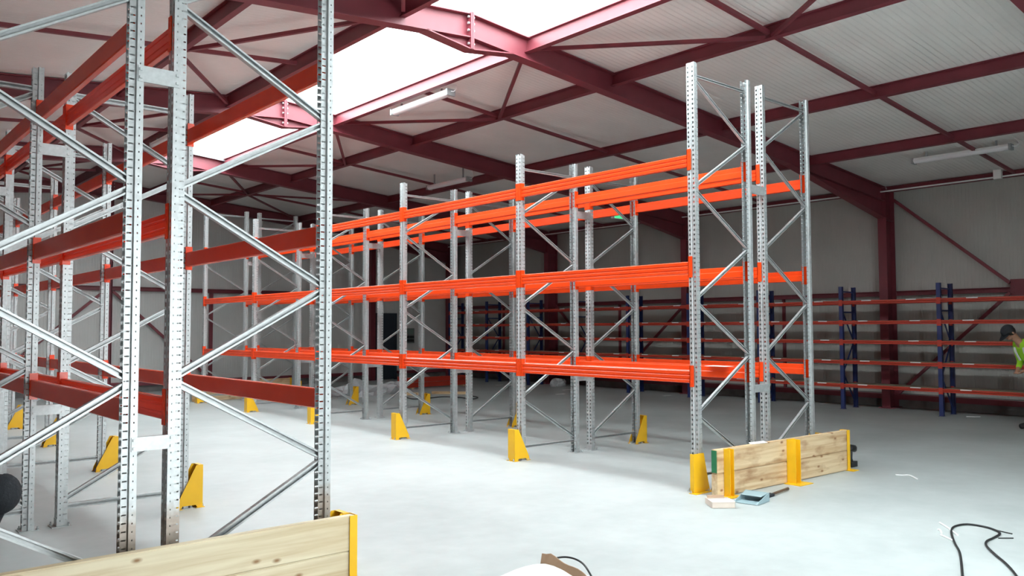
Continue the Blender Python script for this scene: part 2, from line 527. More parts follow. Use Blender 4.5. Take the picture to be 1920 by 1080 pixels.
sky = structure(empty('window_1'), 'long opal skylight glazing along the roof ridge')
ys = [YB] + FRAMES[:-1] + [YS1]
for i in range(len(ys) - 1):
    for s in (-1, 1):
        xs = sorted((RIDGE_X, RIDGE_X + s * (TRIM + 0.03)))
        a, b = xs
        build('pane', MB().hexa([(a, ys[i], roof_z(a) + .04), (b, ys[i], roof_z(b) + .04), (b, ys[i + 1], roof_z(b) + .04), (a, ys[i + 1], roof_z(a) + .04),
                                 (a, ys[i], roof_z(a) + .05), (b, ys[i], roof_z(b) + .05), (b, ys[i + 1], roof_z(b) + .05), (a, ys[i + 1], roof_z(a) + .05)]), 'sky', sky)
for s in (-1, 1):
    xs = sorted((RIDGE_X, RIDGE_X + s * TRIM))
    a, b = xs
    build('rim', MB().hexa([(a, YS1 - .02, roof_z(a) - .05), (b, YS1 - .02, roof_z(b) - .05), (b, YS1 + .0, roof_z(b) - .05), (a, YS1 + .0, roof_z(a) - .05),
                            (a, YS1 - .02, roof_z(a) + .1), (b, YS1 - .02, roof_z(b) + .1), (b, YS1 + .0, roof_z(b) + .1), (a, YS1 + .0, roof_z(a) + .1)]), 'rim', sky)

# portal frames
for yf in FRAMES + [23.62]:
    fr = structure(empty('portal_frame', (RIDGE_X, yf, 0)), None)
    for s in (-1, 1):
        n = Vector((s * SLOPE, 0, 1)).normalized()
        d_e = 11.13
        a = Vector((0, 0, RIDGE_Z - 0.012)); b = Vector((s * d_e, 0, RIDGE_Z - 0.012 - SLOPE * d_e))
        raf = build('rafter', MB().ibeam(a, b, n, 0.17, 0.31, 0.01, 0.014), 'steel', fr)
        # tapered eave haunch
        z0 = RIDGE_Z - SLOPE * 7.5 - 0.31; z1 = RIDGE_Z - SLOPE * d_e - 0.31
        mb = MB().prism([(s * 7.5, z0 + .03), (s * d_e, z1 + .03), (s * d_e, 4.02), ], 'y', -0.005, 0.005)
        mb.bar((s * 7.45, 0, z0 - 0.005), (s * d_e, 0, 4.015), (0, 1, 0), 0.17, 0.014)
        build('haunch', mb, 'steel', raf)
        # column
        xc = s * 11.11
        col = build('column', MB().ibeam((xc, 0, 0.02), (xc, 0, RIDGE_Z - SLOPE * 11.3 - 0.02), (-s, 0, 0), 0.18, 0.40, 0.01, 0.015), 'steel', fr)
        build('base_plate', MB().box(min(xc, xc + s * .4) - .05, max(xc, xc + s * .4) + .04, -0.14, 0.14, 0, 0.02), 'steel', col)
        if s > 0:
            build('stiffener', MB().box(xc + .02, xc + .385, -0.085, -0.006, 3.97, 3.99).box(xc + .02, xc + .385, -0.085, -0.006, 4.60, 4.62), 'steel', col)
    ap = build('apex_plate', MB().box(-0.025, -0.003, -0.095, 0.095, 5.19, 5.66).box(0.003, 0.025, -0.095, 0.095, 5.19, 5.66), 'steel', fr)
    bm_ = MB().lathe([(0.016, -0.05), (0.016, -0.026), (0.012, -0.026), (0.012, 0.026), (0.016, 0.026), (0.016, 0.05)], 8).mesh('bolt', 'galv')
    for zz in (5.60, 5.52, 5.43, 5.26):
        for sy in (-1, 1):
            put('bolt', bm_, ap, (0, sy * 0.06, zz), (0, math.pi / 2, 0))
    hz = MB().prism([(-0.66, RIDGE_Z - .32 - SLOPE * .66 + 0.02), (0, RIDGE_Z - .30), (0.66, RIDGE_Z - .32 - SLOPE * .66 + 0.02), (0, 5.20)], 'y', -0.005, 0.005)
    hz.bar((-0.68, 0, RIDGE_Z - .32 - SLOPE * .66), (0, 0, 5.19), (0, 1, 0), 0.17, 0.014)
    hz.bar((0, 0, 5.19), (0.68, 0, RIDGE_Z - .32 - SLOPE * .66), (0, 1, 0), 0.17, 0.014)
    build('apex_haunch', hz, 'steel', fr)

# purlins, trimmers and roof bracing hang under the ceiling sheets
_b = [YB] + FRAMES + [23.62]
for i in range(len(_b) - 1):
    y0, y1 = _b[i] + 0.006, _b[i + 1] - 0.006
    ym = (y0 + y1) / 2
    for s in (-1, 1):
        for d in [TRIM] + PURL:
            x = RIDGE_X + s * d
            h = 0.20 if d == TRIM else 0.18
            build('trimmer' if d == TRIM else 'purlin', MB().ibeam((x, y0, roof_z(x) - .004), (x, y1, roof_z(x) - .004), (s * SLOPE, 0, 1), 0.085, h), 'steel', ceiling)
        x = RIDGE_X + s * EAVE
        build('eave_beam', MB().ibeam((x + s * .18, y0 + .1, roof_z(x) - .03), (x + s * .18, y1 - .1, roof_z(x) - .03), (0, 0, 1), 0.10, 0.12), 'steel', ceiling)

        def rod(d0, ya, d1, yb, dz=0.11, w=0.05):
            xa, xb = RIDGE_X + s * d0, RIDGE_X + s * d1
            build('roof_brace', MB().bar((xa, ya, roof_z(xa) - dz), (xb, yb, roof_z(xb) - dz), (0, 0, 1), w, w), 'steel', ceiling)
        dl = [TRIM] + PURL + [EAVE]
        for a, b in zip(dl[:-1], dl[1:]):
            rod(a + 0.045, ym, b - 0.045, ym)
        rod(PURL[0] - 0.03, ym + 0.05, TRIM + 0.05, y1 - 0.12, 0.16, 0.045)
        rod(PURL[0] - 0.03, ym - 0.05, TRIM + 0.05, y0 + 0.12, 0.16, 0.045)
        if i == len(_b) - 2:
            rod(PURL[0] + 0.03, ym + 0.05, PURL[1] - 0.05, y1 - 0.12, 0.16, 0.045)
            rod(PURL[0] + 0.03, ym - 0.05, PURL[1] - 0.05, y0 + 0.12, 0.16, 0.045)


# ================================================================== pallet racking
PY = 2.7867
PD, PW = 0.085, 0.05                          # upright depth and half width


def upright_mesh(H, material='galv'):
    mb = MB()
    pitch = 0.05
    n = int(H / pitch)
    zs = []
    for i in range(n):
        zs += [(i * pitch, i * pitch + 0.028, False), (i * pitch + 0.028, (i + 1) * pitch, True)]
    if n * pitch < H - 1e-6:
        zs.append((n * pitch, H, False))
    # perforated front: (y0, y1, x0, x1, hole)
    strips = [(-.05, -.038, 0, 0, 0), (-.038, -.020, 0, 0, 1), (-.020, -.010, 0, 0, 0), (-.010, -.006, 0, .006, 0), (-.006, .006, .006, .006, 0),
              (.006, .010, .006, 0, 0), (.010, .020, 0, 0, 0), (.020, .038, 0, 0, 1), (.038, .05, 0, 0, 0)]
    for (ya, yb, xa, xb, hole) in strips:
        if not hole:
            mb.add([(xa, ya, 0), (xb, yb, 0), (xb, yb, H), (xa, ya, H)], [(3, 2, 1, 0)])
        else:
            for (za, zb, h) in zs:
                if not h:
                    mb.add([(xa, ya, za), (xb, yb, za), (xb, yb, zb), (xa, ya, zb)], [(3, 2, 1, 0)])
    for sy in (-1, 1):
        a, b = sy * PW, sy * .030
        def strip(xa, ya, xb, yb, z0=0, z1=H):
            mb.add([(xa, ya, z0), (xb, yb, z0), (xb, yb, z1), (xa, ya, z1)], [(0, 1, 2, 3)])
        strip(0, a, .018, a); strip(.025, a, .042, a); strip(.042, a, .047, b); strip(.047, b, .051, b); strip(.079, b, PD, b)
        z = 0
        while z < H - 1e-6:                                   # bolt holes in the side, slots in the rear flange
            strip(.018, a, .025, a, z, min(z + .040, H))
            strip(.051, b, .079, b, z, min(z + .041, H))
            z += 0.05
    return mb.mesh('post', material)


POST = {4.0: upright_mesh(4.0), 4.54: upright_mesh(4.54), 'muddy': upright_mesh(4.54, 'galv_stained')}
FOOT = MB().box(-.045, .11, -.075, .075, 0, .006).box(-.004, .0, -.05, .05, .006, .07).lathe([(.012, .006), (.012, .02), (.006, .02), (.006, .035)], 8, (-.028, .055, 0)).lathe([(.012, .006), (.012, .02), (.006, .02), (.006, .035)], 8, (.09, -.06, 0)).mesh('foot_plate', 'galv')
_brace = {}


def brace_mesh(dx, dz, w):
    k = (round(dx, 3), round(dz, 3), w)
    if k not in _brace:
        d = Vector((dx, 0, dz)).normalized()
        t = Vector((-d.z, 0, d.x))
        a, b = Vector((0, 0, 0)), Vector((dx, 0, dz))
        mb = MB()
        q = w * .41
        mb.bar(a + Vector((0, q, 0)), b + Vector((0, q, 0)), t, w, 0.003)
        for s in (-1, 1):
            o = t * (s * (w / 2 - .0015))
            mb.bar(a + o, b + o, (0, 1, 0), q * 2, 0.003)
            o2 = t * (s * w * .36) + Vector((0, -q, 0))
            mb.bar(a + o2, b + o2, t, w * .25, 0.003)
        _brace[k] = mb.mesh('brace', 'galv')
    return _brace[k]


def beam_mesh(h, stepped):
    """box beam along +Y from 0 to L; outer face at x=0 (towards -X), top at z=0"""
    L = PY - 0.10
    c = 0.007
    outer = [(c, 0), (0, -c), (0, -.034), (.005, -.039), (.005, -.050), (0, -.055), (0, -h + .050), (.005, -h + .045), (.005, -h + .036), (0, -h + .031), (0, -h + c), (c, -h)]
    if stepped:
        inner = [(.050 - c, -h), (.050, -h + c), (.050, -.062), (.044, -.055), (.034, -.052), (.034, -c), (.034 - c, 0)]
    else:
        inner = [(.050 - c, -h), (.050, -h + c), (.050, -c), (.050 - c, 0)]
    return MB().prism(outer + inner, 'y', 0.004, L - 0.004).mesh('beam', 'orange')


BEAM = {'near': beam_mesh(.14, False), 'centre': beam_mesh(.13, True)}
# connector: plate on the front of the upright plus return down its side; local y=0 at the beam end, upright towards -y
CONN = MB().box(-.009, -.002, -.048, .003, -.17, .055).box(-.009, .055, -.003, .004, -.17, .055)
for zz in (.03, -.02, -.07, -.12):
    CONN.box(-.012, -.009, -.030, -.018, zz - .008, zz + .008)
CONN = CONN.mesh('connector', 'orange')


def frame(rack, x0, x1, y, H, zig, bw):
    """upright frame in the XZ plane; zig: 0 = nodes .8/2.0/3.2 on the x0 post, 1 = on the x1 post"""
    f = empty('upright_frame', (x0, y, 0), parent=rack)
    D = x1 - x0
    pm = POST['muddy' if H > 4.2 and bw > .04 else H]
    put('post', pm, f, (0, 0, .006))
    put('post', pm, f, (D, 0, .006), (0, 0, math.pi))
    put('foot_plate', FOOT, f, (0, 0, 0))
    put('foot_plate', FOOT, f, (D, 0, 0), (0, 0, math.pi))
    xa, xb = .052, D - .052
    zt = 4.4 if H > 4.2 else 3.8
    z = 0.2
    k = 0
    while z < zt - 0.01:
        on0 = (k % 2 == 0) == (zig == 1)
        za, zb = z + .018, z + .6 - .018
        if on0:
            put('brace', brace_mesh(xb - xa, zb - za, bw), f, (xa, 0, za))
        else:
            put('brace', brace_mesh(xb - xa, za - zb, bw), f, (xa, 0, zb))
        z += .6
        k += 1
    put('brace', brace_mesh(xb - xa, 0, bw), f, (xa, 0, .165))
    put('brace', brace_mesh(xb - xa, 0, bw), f, (xa, 0, zt + .015))
    return f


def rack_row(label, x0, x1, y0, levels, kind, zig, nf=6):
    rk = tag(empty('pallet_rack', (0, 0, 0)), label, 'pallet rack', 'galvanised pallet racking rows')
    for k in range(nf):
        frame(rk, x0, x1, y0 + k * PY, 4.54 if k in (0, nf - 1) else 4.0, zig, .046 if kind == 'near' else .032)
    for k in range(nf - 1):
        ya = y0 + k * PY + .05
        for z in levels:
            for (x, rot) in ((x0 + .003, 0), (x1 - .003, math.pi)):
                L = PY - 0.10
                bm_ = put('beam', BEAM[kind], rk, (x, ya if rot == 0 else ya + L, z), (0, 0, rot))
                put('connector', CONN, bm_, (0, 0, 0))
                c2 = put('connector', CONN, bm_, (0, L, 0))
                c2.scale = (1, -1, 1)
    return rk


Y0 = 5.3486
YL = 5.3418
A0, A1, B0, B1 = 0.516, 1.576, 1.755, 2.876
C0, C1, D0, D1 = 7.149, 8.209, 8.456, 9.4865
LV_N, LV_C = (1.285, 2.455, 3.66), (1.257, 2.412, 3.56)
ra = rack_row('galvanised pallet rack with dark red-lit beams, near double rack row without post guards in view', A0, A1, YL, LV_N, 'near', 0)
rb = rack_row('near galvanised pallet rack row beside the white aisle, behind the knotty timber barrier', B0, B1, YL, LV_N, 'near', 1)
rc = rack_row('galvanised rack with bright orange beams, centre row facing the white aisle', C0, C1, Y0, LV_C, 'centre', 0)
rd = rack_row('galvanised rack with bright orange beams, centre row facing the blue shelving', D0, D1, Y0, LV_C, 'centre', 1)
for rk, xa, xb, y0 in ((ra, A1, B0, YL), (rc, C1, D0, Y0)):
    for z, h in ((1.02, .085), (3.29, .10)):
        me = MB().box(-.035, xb - xa + .035, -.003, 0, -h / 2, h / 2).box(-.035, xb - xa + .035, 0, .02, h / 2 - .003, h / 2).box(-.035, xb - xa + .035, 0, .02, -h / 2, -h / 2 + .003)
        for bx in (-.02, xb - xa + .02):
            for bz in (-.025, .025):
                me.box(bx - .008, bx + .008, -.011, -.003, bz - .008, bz + .008)
        me = me.mesh('row_spacer', 'galv')
        for k in range(6):
            put('row_spacer', me, rk, (xa, y0 + k * PY - .053, z))


# ------------------------------------------------------------------ yellow post guards
def guard_meshes():
    h, w, t = .405, .0675, .005
    mb = MB().box(-.135, -.135 + t, -w, w, .012, h)                                  # front plate
    for s in (-1, 1):
        ya, yb = sorted((s * w, s * (w - t)))
        # notched side plate: two feet and a slanted back edge
        mb.prism([(-.135, .006), (-.085, .006), (-.070, .028), (.055, .028), (.072, .006), (.115, .006), (.108, .05), (-.070, h), (-.135, h)], 'y', ya, yb)
    mb.box(-.135, -.098, -w, w, h - t, h)                                            # folded top lip
    shield = mb.mesh('shield', 'yellow')
    base = MB().box(-.15, -.07, -.085, .085, 0, .006).mesh('base_plate', 'yellow')
    toe = MB().box(.06, .12, .06, .085, 0, .006).mesh('foot', 'yellow')
    bolt = MB().lathe([(.011, 0), (.011, .012), (.006, .012), (.006, .026)], 8).mesh('bolt', 'galv')
    return shield, base, bolt, toe


GUARD = guard_meshes()


def guard(x, y, flip, label, group):
    g = tag(empty('post_guard', (x, y, 0), (0, 0, math.pi if flip else 0)), label, 'post guard', group)
    put('shield', GUARD[0], g)
    put('base_plate', GUARD[1], g)
    put('foot', GUARD[3], g)
    put('foot', GUARD[3], g, (0, -.145, 0))
    put('bolt', GUARD[2], g, (-.143, .05, .006))
    put('bolt', GUARD[2], g, (-.143, -.05, .006))
    return g


def corner_guard(x, y, label, group):
    g = tag(empty('post_guard', (x, y, 0)), label, 'post guard', group)
    mb = MB().prism([(-.115, .006), (.155, .006), (.055, .405), (-.115, .405)], 'y', -.068, -.062)
    mb.prism([(-.115, .006), (-.109, .006), (-.109, .405), (-.115, .405)], 'y', -.0615, -.02)
    build('shield', mb, 'yellow', g)
    build('base_plate', MB().box(-.14, .17, -.115, -.02, 0, .006), 'yellow', g)
    for bx, by in ((-.128, -.04), (.10, -.09), (.155, -.09)):
        put('bolt', GUARD[2], g, (bx, by, .006))
    return g


for k in range(6):
    w = ORD[k]
    (corner_guard if k == 0 else (lambda a, b, c, d_: guard(a, b, False, c, d_)))(C0, Y0 + k * PY, f'yellow post guard, {w} from the paper-topped barrier on the white aisle side', 'guards on the white aisle side of the centre rack')
    guard(D1, Y0 + k * PY, True, f'yellow post guard, {w} from the paper-topped barrier on the blue shelving side', 'guards on the shelving side of the centre rack')
    guard(B1, YL + k * PY, True, f'yellow post guard seen from behind at the {w} post of the near rack', 'guards on the near rack')


# ------------------------------------------------------------------ timber end barriers
def plank(name, parent, x0, x1, z0, z1, t, material, loc):
    bm_ = bmesh.new()
    bmesh.ops.create_cube(bm_, size=1)
    bmesh.ops.scale(bm_, vec=(x1 - x0, t, z1 - z0), verts=bm_.verts)
    bmesh.ops.translate(bm_, vec=((x0 + x1) / 2, 0, (z0 + z1) / 2), verts=bm_.verts)
    bmesh.ops.bevel(bm_, geom=list(bm_.edges), offset=.006, segments=2, affect='EDGES')
    me = bpy.data.meshes.new(name)
    bm_.to_mesh(me); bm_.free()
    me.materials.append(M[material])
    return put(name, me, parent, loc)


def channel_post(parent, x, face, h=.47, wrap=False, k=1.0):
    """bent steel post; face=-1: in front of the planks (towards -Y)"""
    if wrap:                                                   # U wrapped round the plank end, open towards -X
        mb = MB().box(x, x + .006, -.045, .045, 0, h).box(x - .05, x + .006, -.05, -.044, 0, h).box(x - .05, x + .006, .044, .05, 0, h)
    else:
        mb = MB().box(x - .05 * k, x + .05 * k, -.046, -.040, 0, h).box(x - .05 * k, x - .05 * k + .006, -.04 - .075 * k, -.0465, 0, h).box(x + .015 * k - .003, x + .015 * k + .003, -.04 - .075 * k, -.0465, 0, h)
    p = build('barrier_post', mb, 'yellow', parent)
    if wrap:
        build('base_plate', MB().box(x - .06, x + .075, -.12, .10, 0, .008), 'yellow', p)
    else:
        build('base_plate', MB().box(x - .09 * k, x + .09 * k, -.16 * k, -.036, 0, .008), 'yellow', p)
    return p


def barrier(label, loc, rz, length, posts, woods=('wood', 'wood'), green=False, top=.46):
    b = tag(empty('timber_barrier', loc, (0, 0, rz)), label, 'barrier', 'timber end barriers')
    lo = plank('plank', b, 0, length, .004, top / 2 - .001, .07, woods[1], (0, 0, 0))
    up = plank('plank', b, 0, length, top / 2 + .0015, top, .07, woods[0], (0, -.003, 0))
    if green:
        e = build('painted_end', MB().box(-.003, .002, -.031, .031, top / 2 + .008, top - .006), 'green', up)
        e['label'] = 'green painted end grain'
    for x, wrap, *k in posts:
        channel_post(b, x, -1, top + .004, wrap, *k)
    return b


barrier('pale timber plank barrier with green painted end and a paper on top', (7.05, 5.045, 0), math.atan2(-.09, 2.5), 2.53,
        [(.16, False), (1.30, False, 1.45), (2.53, True)], ('wood2', 'wood2'), True, .475)
barrier('pale knotty timber plank barrier across the end of the near rack', (0.33, 4.985, 0), 0, 2.55, [(2.55, True), (.15, False)], ('wood', 'wood'), False, .46)
barrier('shaded timber plank barrier at the far end of the centre rack', (7.08, 19.72, 0), 0, 2.5, [(.12, False), (2.5, True)], ('wood2', 'wood2'), False, .46)

# ================================================================== blue long-span shelving on the right wall
sh = tag(empty('longspan_shelving', (0, 0, 0)), 'long blue-posted shelving with five red-orange beam levels along the right wall', 'shelving')
SX0, SX1, SP = 16.60, 17.14, 1.97
SY = [6.65 + i * SP for i in range(-3, 9)]
SPOST = MB().box(-.028, -.025, -.04, .04, 0.006, 2.555).box(-.028, .028, -.04, -.037, 0.006, 2.555).box(-.028, .028, .037, .04, 0.006, 2.555).box(-.05, .05, -.05, .05, 0, .006).mesh('post', 'bluep')
SL = (.49, .98, 1.40, 1.80, 2.22)
LB = SP - .08
sbeam = MB().prism([(0, .035), (0, .005), (.012, .0), (.012, -.005), (0, -.012), (0, -.035), (.04, -.035), (.04, .02), (.02, .02), (.02, .035)], 'y', 0, LB).box(-.006, .03, -.045, .0, -.07, .055).box(-.006, .03, LB, LB + .045, -.07, .055).mesh('beam', 'redbeam')
sboard = MB().box(.022, SX1 - SX0 - .022, .005, LB - .005, .021, .041).mesh('shelf_board', 'chip')
clip = MB().box(-.006, .012, 0, .20, .022, .040).mesh('label_clip', 'white')
dzb = [(.12, .75), (.75, 1.4), (1.4, 2.05), (2.05, 2.42)]
sb_cache = {}
for i, y in enumerate(SY):
    put('post', SPOST, sh, (SX0, y, 0))
    put('post', SPOST, sh, (SX1, y, 0), (0, 0, math.pi))
    if 'b' not in sb_cache:
        mb = MB()
        for j, (za, zb) in enumerate(dzb[:3]):
            a, b = ((.03, za), (SX1 - SX0 - .03, zb)) if j % 2 else ((SX1 - SX0 - .03, za), (.03, zb))
            mb.bar((a[0], 0, a[1]), (b[0], 0, b[1]), (0, 1, 0), .02, .025)
        sb_cache['b'] = mb.mesh('end_brace', 'bluep')
        sb_cache['t'] = MB().bar((.03, 0, 0), (SX1 - SX0 - .03, 0, 0), (0, 1, 0), .025, .03).mesh('end_tie', 'bluep')
    put('end_brace', sb_cache['b'], sh, (SX0, y, 0))
    put('end_tie', sb_cache['t'], sh, (SX0, y, 2.02))
    put('end_tie', sb_cache['t'], sh, (SX0, y, 2.45))
for i in range(len(SY) - 1):
    y = SY[i] + .04
    for z in SL:
        bm_ = put('beam', sbeam, sh, (SX0 - .028, y, z))
        for q in (0.28, 1.32):
            if random.random() < 0.85:
                put('label_clip', clip, bm_, (0, q + random.uniform(-.1, .1), 0))
        put('beam', sbeam, sh, (SX1 + .028, y + LB, z), (0, 0, math.pi))
        put('shelf_board', sboard, sh, (SX0, y, z))

# ================================================================== fittings
def strip_light(label, loc, L=1.5, rz=0.0, drop=0.06):
    """weatherproof fluorescent batten; loc = middle of its upper side, axis along Y"""
    t = tag(empty('strip_light', loc, (0, 0, rz)), label, 'light', 'fluorescent battens under the roof')
    build('housing', MB().prism([(-.06, 0), (.06, 0), (.075, -.035), (-.075, -.035)], 'y', -L / 2, L / 2), 'white', t)
    n = 10
    prof = [(.075 * math.cos(math.pi * k / n), -.036 - .06 * math.sin(math.pi * k / n)) for k in range(n + 1)]
    build('diffuser', MB().prism(prof[::-1], 'y', -L / 2 + .02, L / 2 - .02), 'diffuser', t)
    for s in (-1, 1):
        build('end_cap', MB().box(-.078, .078, s * L / 2 - .02, s * L / 2 + .02, -.095, .004), 'grey', t)
        build('bracket', MB().box(-.012, .012, s * L * .36 - .015, s * L * .36 + .015, 0, drop), 'grey', t)
    build('lead', MB().tube([(0, -L / 2 - .015, -.03), (0, -L / 2 - .08, -.05), (.03, -L / 2 - .12, -.01), (.03, -L / 2 - .10, .05), (.02, -L / 2 - .04, drop)], .006, 6), 'white', t)
    return t


tr_b = roof_z(RIDGE_X + TRIM) - .21
strip_light('white fluorescent batten hanging by the lit skylight trimmer', (7.40, 10.75, tr_b - .03), 1.55, 0, .06)
strip_light('white fluorescent batten by the dark skylight trimmer above the near rack', (5.16, 15.9, tr_b - .03), 1.5, 0, .06)
strip_light('grey-white fluorescent batten under the roof beside the eave and junction box', (15.35, 5.72, roof_z(15.35) - .10), 1.6, 0, .10)
strip_light('shaded fluorescent batten under the roof between the second and third red rafters', (11.0, 14.9, roof_z(11.0) - .24), 1.5, 0, .24)

ex = tag(empty('exit_light', (14.71, 13.18, 4.35)), 'small emergency light with green lens hanging from red rafter', 'emergency light')
build('body', MB().box(-.16, .16, -.05, .05, -.05, .05), 'white', ex)
M['green_lit'] = mat('lit_green_lens', (0.02, 0.4, 0.15, 1), rough=0.4)
_b = M['green_lit'].node_tree.nodes['Principled BSDF']
_b.inputs['Emission Color'].default_value = (0.1, 1.0, 0.4, 1)
_b.inputs['Emission Strength'].default_value = 0.8
build('lens', MB().box(-.14, .14, -.058, -.05, -.04, .03), 'green_lit', ex)
build('stem', MB().tube([(0, 0, .05), (0, .06, .05), (0, .06, .25)], .01, 6), 'grey', ex)

cdt = structure(build('trim_1', MB().tube([(XR - .51, -2.3, 4.575), (XR - .51, 23.5, 4.575)], .016, 8), 'white'), 'thin pale conduit running under the red eave beam')
jb = tag(empty('junction_box', (XR - .53, 5.79, 4.62)), 'small white junction box on the eave conduit', 'junction box')
build('box', MB().box(-.05, .03, -.07, .07, -.09, .09), 'white', jb)
build('lid', MB().box(-.058, -.05, -.062, .062, -.082, .082), 'white', jb)

db = tag(empty('distribution_board', (15.83, YF - .005, 1.44)), 'grey electrical socket board with green top on far wall beside the dark door', 'electrical board')
build('panel', MB().box(-.22, .22, -.09, 0, -.24, .27), 'boxgrey', db)
build('breaker_cover', MB().box(-.17, .17, -.11, -.09, .08, .24), 'greygreen', db)
for i in range(3):
    for j in range(2):
        build('socket', MB().box(-.05, .05, -.135, -.09, -.04, .045).box(-.045, .045, -.15, -.135, -.035, .0), 'black', db, (-.13 + .13 * i, 0, -.03 - .12 * j))

# ================================================================== things lying about
def flat_sheet(name, label, cat, corners, material, t=.002, group=None):
    """thin slab through four floor/plank points"""
    top = [Vector(c) + Vector((0, 0, t)) for c in corners]
    return tag(build(name, MB().hexa(list(map(Vector, corners)) + top), material), label, cat, group)


z = .478
flat_sheet('paper_sheet', 'sheet of white paper lying on the timber barrier top', 'paper',
           [(7.66, 5.005, z), (7.90, 4.96, z), (7.99, 5.07, z), (7.75, 5.10, z)], 'paper')
z = 1.262
flat_sheet('paper_sheet', 'white paper lying across an orange beam of the centre rack', 'paper',
           [(C1 - .12, 5.62, 1.259), (C1 + .06, 5.62, 1.259), (C1 + .06, 5.90, 1.259), (C1 - .12, 5.90, 1.259)], 'paper')

# folded-open small carton
p = on_floor(1350, 948)
cb = tag(empty('cardboard_box', (p.x, p.y, 0), (0, 0, math.radians(-38))), 'small pale cardboard box with open slot in front of the barrier post', 'box')
mbx = MB().box(-.11, .11, -.12, .12, 0, .004).box(-.11, .11, -.12, -.116, 0, .055).box(-.11, .11, .116, .12, 0, .055).box(-.11, -.106, -.12, .12, 0, .055).box(.106, .11, -.12, .12, 0, .055)
build('tray', mbx, 'cardlight', cb)
build('lid', MB().box(-.112, .112, -.125, .05, .055, .059), 'cardlight', cb)
build('flap', MB().bar((-.09, .12, .055), (-.09 + .17, .12, .055), (0, 1, 1), .05, .003), 'card', cb)

# dustpan with brown handled brush
p = on_floor(1412, 940)
dp = tag(empty('dustpan', (p.x, p.y, 0), (0, 0, math.radians(8))), 'blue-grey dustpan lying by the barrier foot', 'dustpan')
mbp = MB()
mbp.hexa([(-.17, -.12, .003), (.09, -.13, .003), (.09, .13, .003), (-.17, .12, .003), (-.17, -.12, .007), (.09, -.13, .012), (.09, .13, .012), (-.17, .12, .007)])
mbp.hexa([(.075, -.13, .01), (.09, -.13, .01), (.09, .13, .01), (.075, .13, .01), (.085, -.12, .085), (.10, -.12, .085), (.10, .12, .085), (.085, .12, .085)])
for s in (-1, 1):
    mbp.hexa([(-.17, s * .12, .005), (.09, s * .13, .005), (.09, s * .122, .005), (-.17, s * .112, .005), (-.15, s * .121, .02), (.10, s * .125, .085), (.10, s * .117, .085), (-.15, s * .113, .02)])
mbp.hexa([(-.04, -.10, .06), (.10, -.12, .075), (.10, .12, .075), (-.04, .10, .06), (-.03, -.10, .066), (.10, -.12, .085), (.10, .12, .085), (-.03, .10, .066)])
build('pan', mbp, 'panblue', dp)
build('handle', MB().tube([(.095, 0, .05), (.15, 0, .045), (.22, 0, .035)], [.02, .017, .014], 8), 'panblue', dp, smooth=True)
br = tag(empty('hand_brush', (p.x + .37, p.y + .02, 0.018), (0, 0, math.radians(3))), 'brown wooden brush handle lying beyond the dustpan', 'brush')
build('handle', MB().tube([(0, 0, .0), (.1, 0, .004), (.25, .01, .006), (.36, .015, .004)], [.012, .014, .013, .017], 8), 'brownwood', br, smooth=True)
build('bristles', MB().box(-.13, .0, -.03, .03, -.016, .012), 'dark', br)


def smooth_pts(pts, n=8):
    P = [Vector(p) for p in pts]
    out = []
    for i in range(len(P) - 1):
        p0, p1, p2, p3 = P[max(i - 1, 0)], P[i], P[i + 1], P[min(i + 2, len(P) - 1)]
        for k in range(n):
            t = k / n
            out.append(0.5 * ((2 * p1) + (-p0 + p2) * t + (2 * p0 - 5 * p1 + 4 * p2 - p3) * t * t + (-p0 + 3 * p1 - 3 * p2 + p3) * t ** 3))
    out.append(P[-1])
    return out


def cable(name, label, px, r, material='black', h=None, zs=None):
    pts = []
    for i, (u, v) in enumerate(px):
        pts.append(on_floor(u, v, (zs[i] if zs else r) + 0))
    return tag(build(name, MB().tube(smooth_pts(pts), r, 8), material, smooth=True), label, 'cable')


cable('power_cable', 'black power cable looping over the pale floor by white strips',
      [(1806, 1100), (1803, 1060), (1799, 1035), (1790, 1018), (1784, 1000), (1786, 990), (1796, 985), (1812, 983), (1832, 985), (1855, 990), (1872, 997), (1874, 1002),
       (1862, 1009), (1850, 1015), (1850, 1024), (1866, 1040), (1884, 1055), (1900, 1072), (1912, 1090)], .009)
cable('thin_cable', 'short thin black wire beside the cable loop', [(1868, 994), (1880, 997), (1898, 1001)], .005)
cable('thin_cable', 'short straight black wire below the cable loop', [(1872, 1009), (1884, 1009), (1900, 1009)], .005)
for px, lab in (([(1762, 980), (1778, 990), (1796, 1004)], 'white plastic strap lying across the black cable loop'),
                ([(1764, 1003), (1775, 1008), (1788, 1014)], 'thin white plastic strap beside the black cable loop'),
                ([(1758, 993), (1763, 994), (1766, 1001)], 'short bent white plastic strap by the cable loop'),
                ([(1679, 890), (1692, 891), (1705, 891), (1720, 898)], 'white bent plastic strap alone on the grey floor'),
                ([(1812, 781), (1825, 781.5), (1838, 781.5)], 'pale plastic strap on the floor below the blue shelving')):
    tag(build('plastic_strap', MB().tube(smooth_pts([on_floor(u, v, .006) for u, v in px], 4), .008, 6), 'white'), lab, 'strap', 'white straps on the floor')
for (u, v), lab in (((1050, 739), 'white paper scrap behind the centre rack near crumpled wrap'), ((1062, 731), 'long pale scrap behind the centre rack near crumpled wrap'),
                    ((936, 722), 'pale paper scrap near the red beams on the floor'), ((1250, 742), 'white scrap on the floor before the shelving'),
                    ((1545, 757), 'white scrap on the floor at the shelving feet')):
    p = on_floor(u, v)
    flat_sheet('paper_scrap', lab, 'paper', [(p.x - .14, p.y - .03, .001), (p.x + .14, p.y - .06, .001), (p.x + .15, p.y + .04, .001), (p.x - .12, p.y + .05, .001)], 'paper', .004, 'scraps on the far floor')


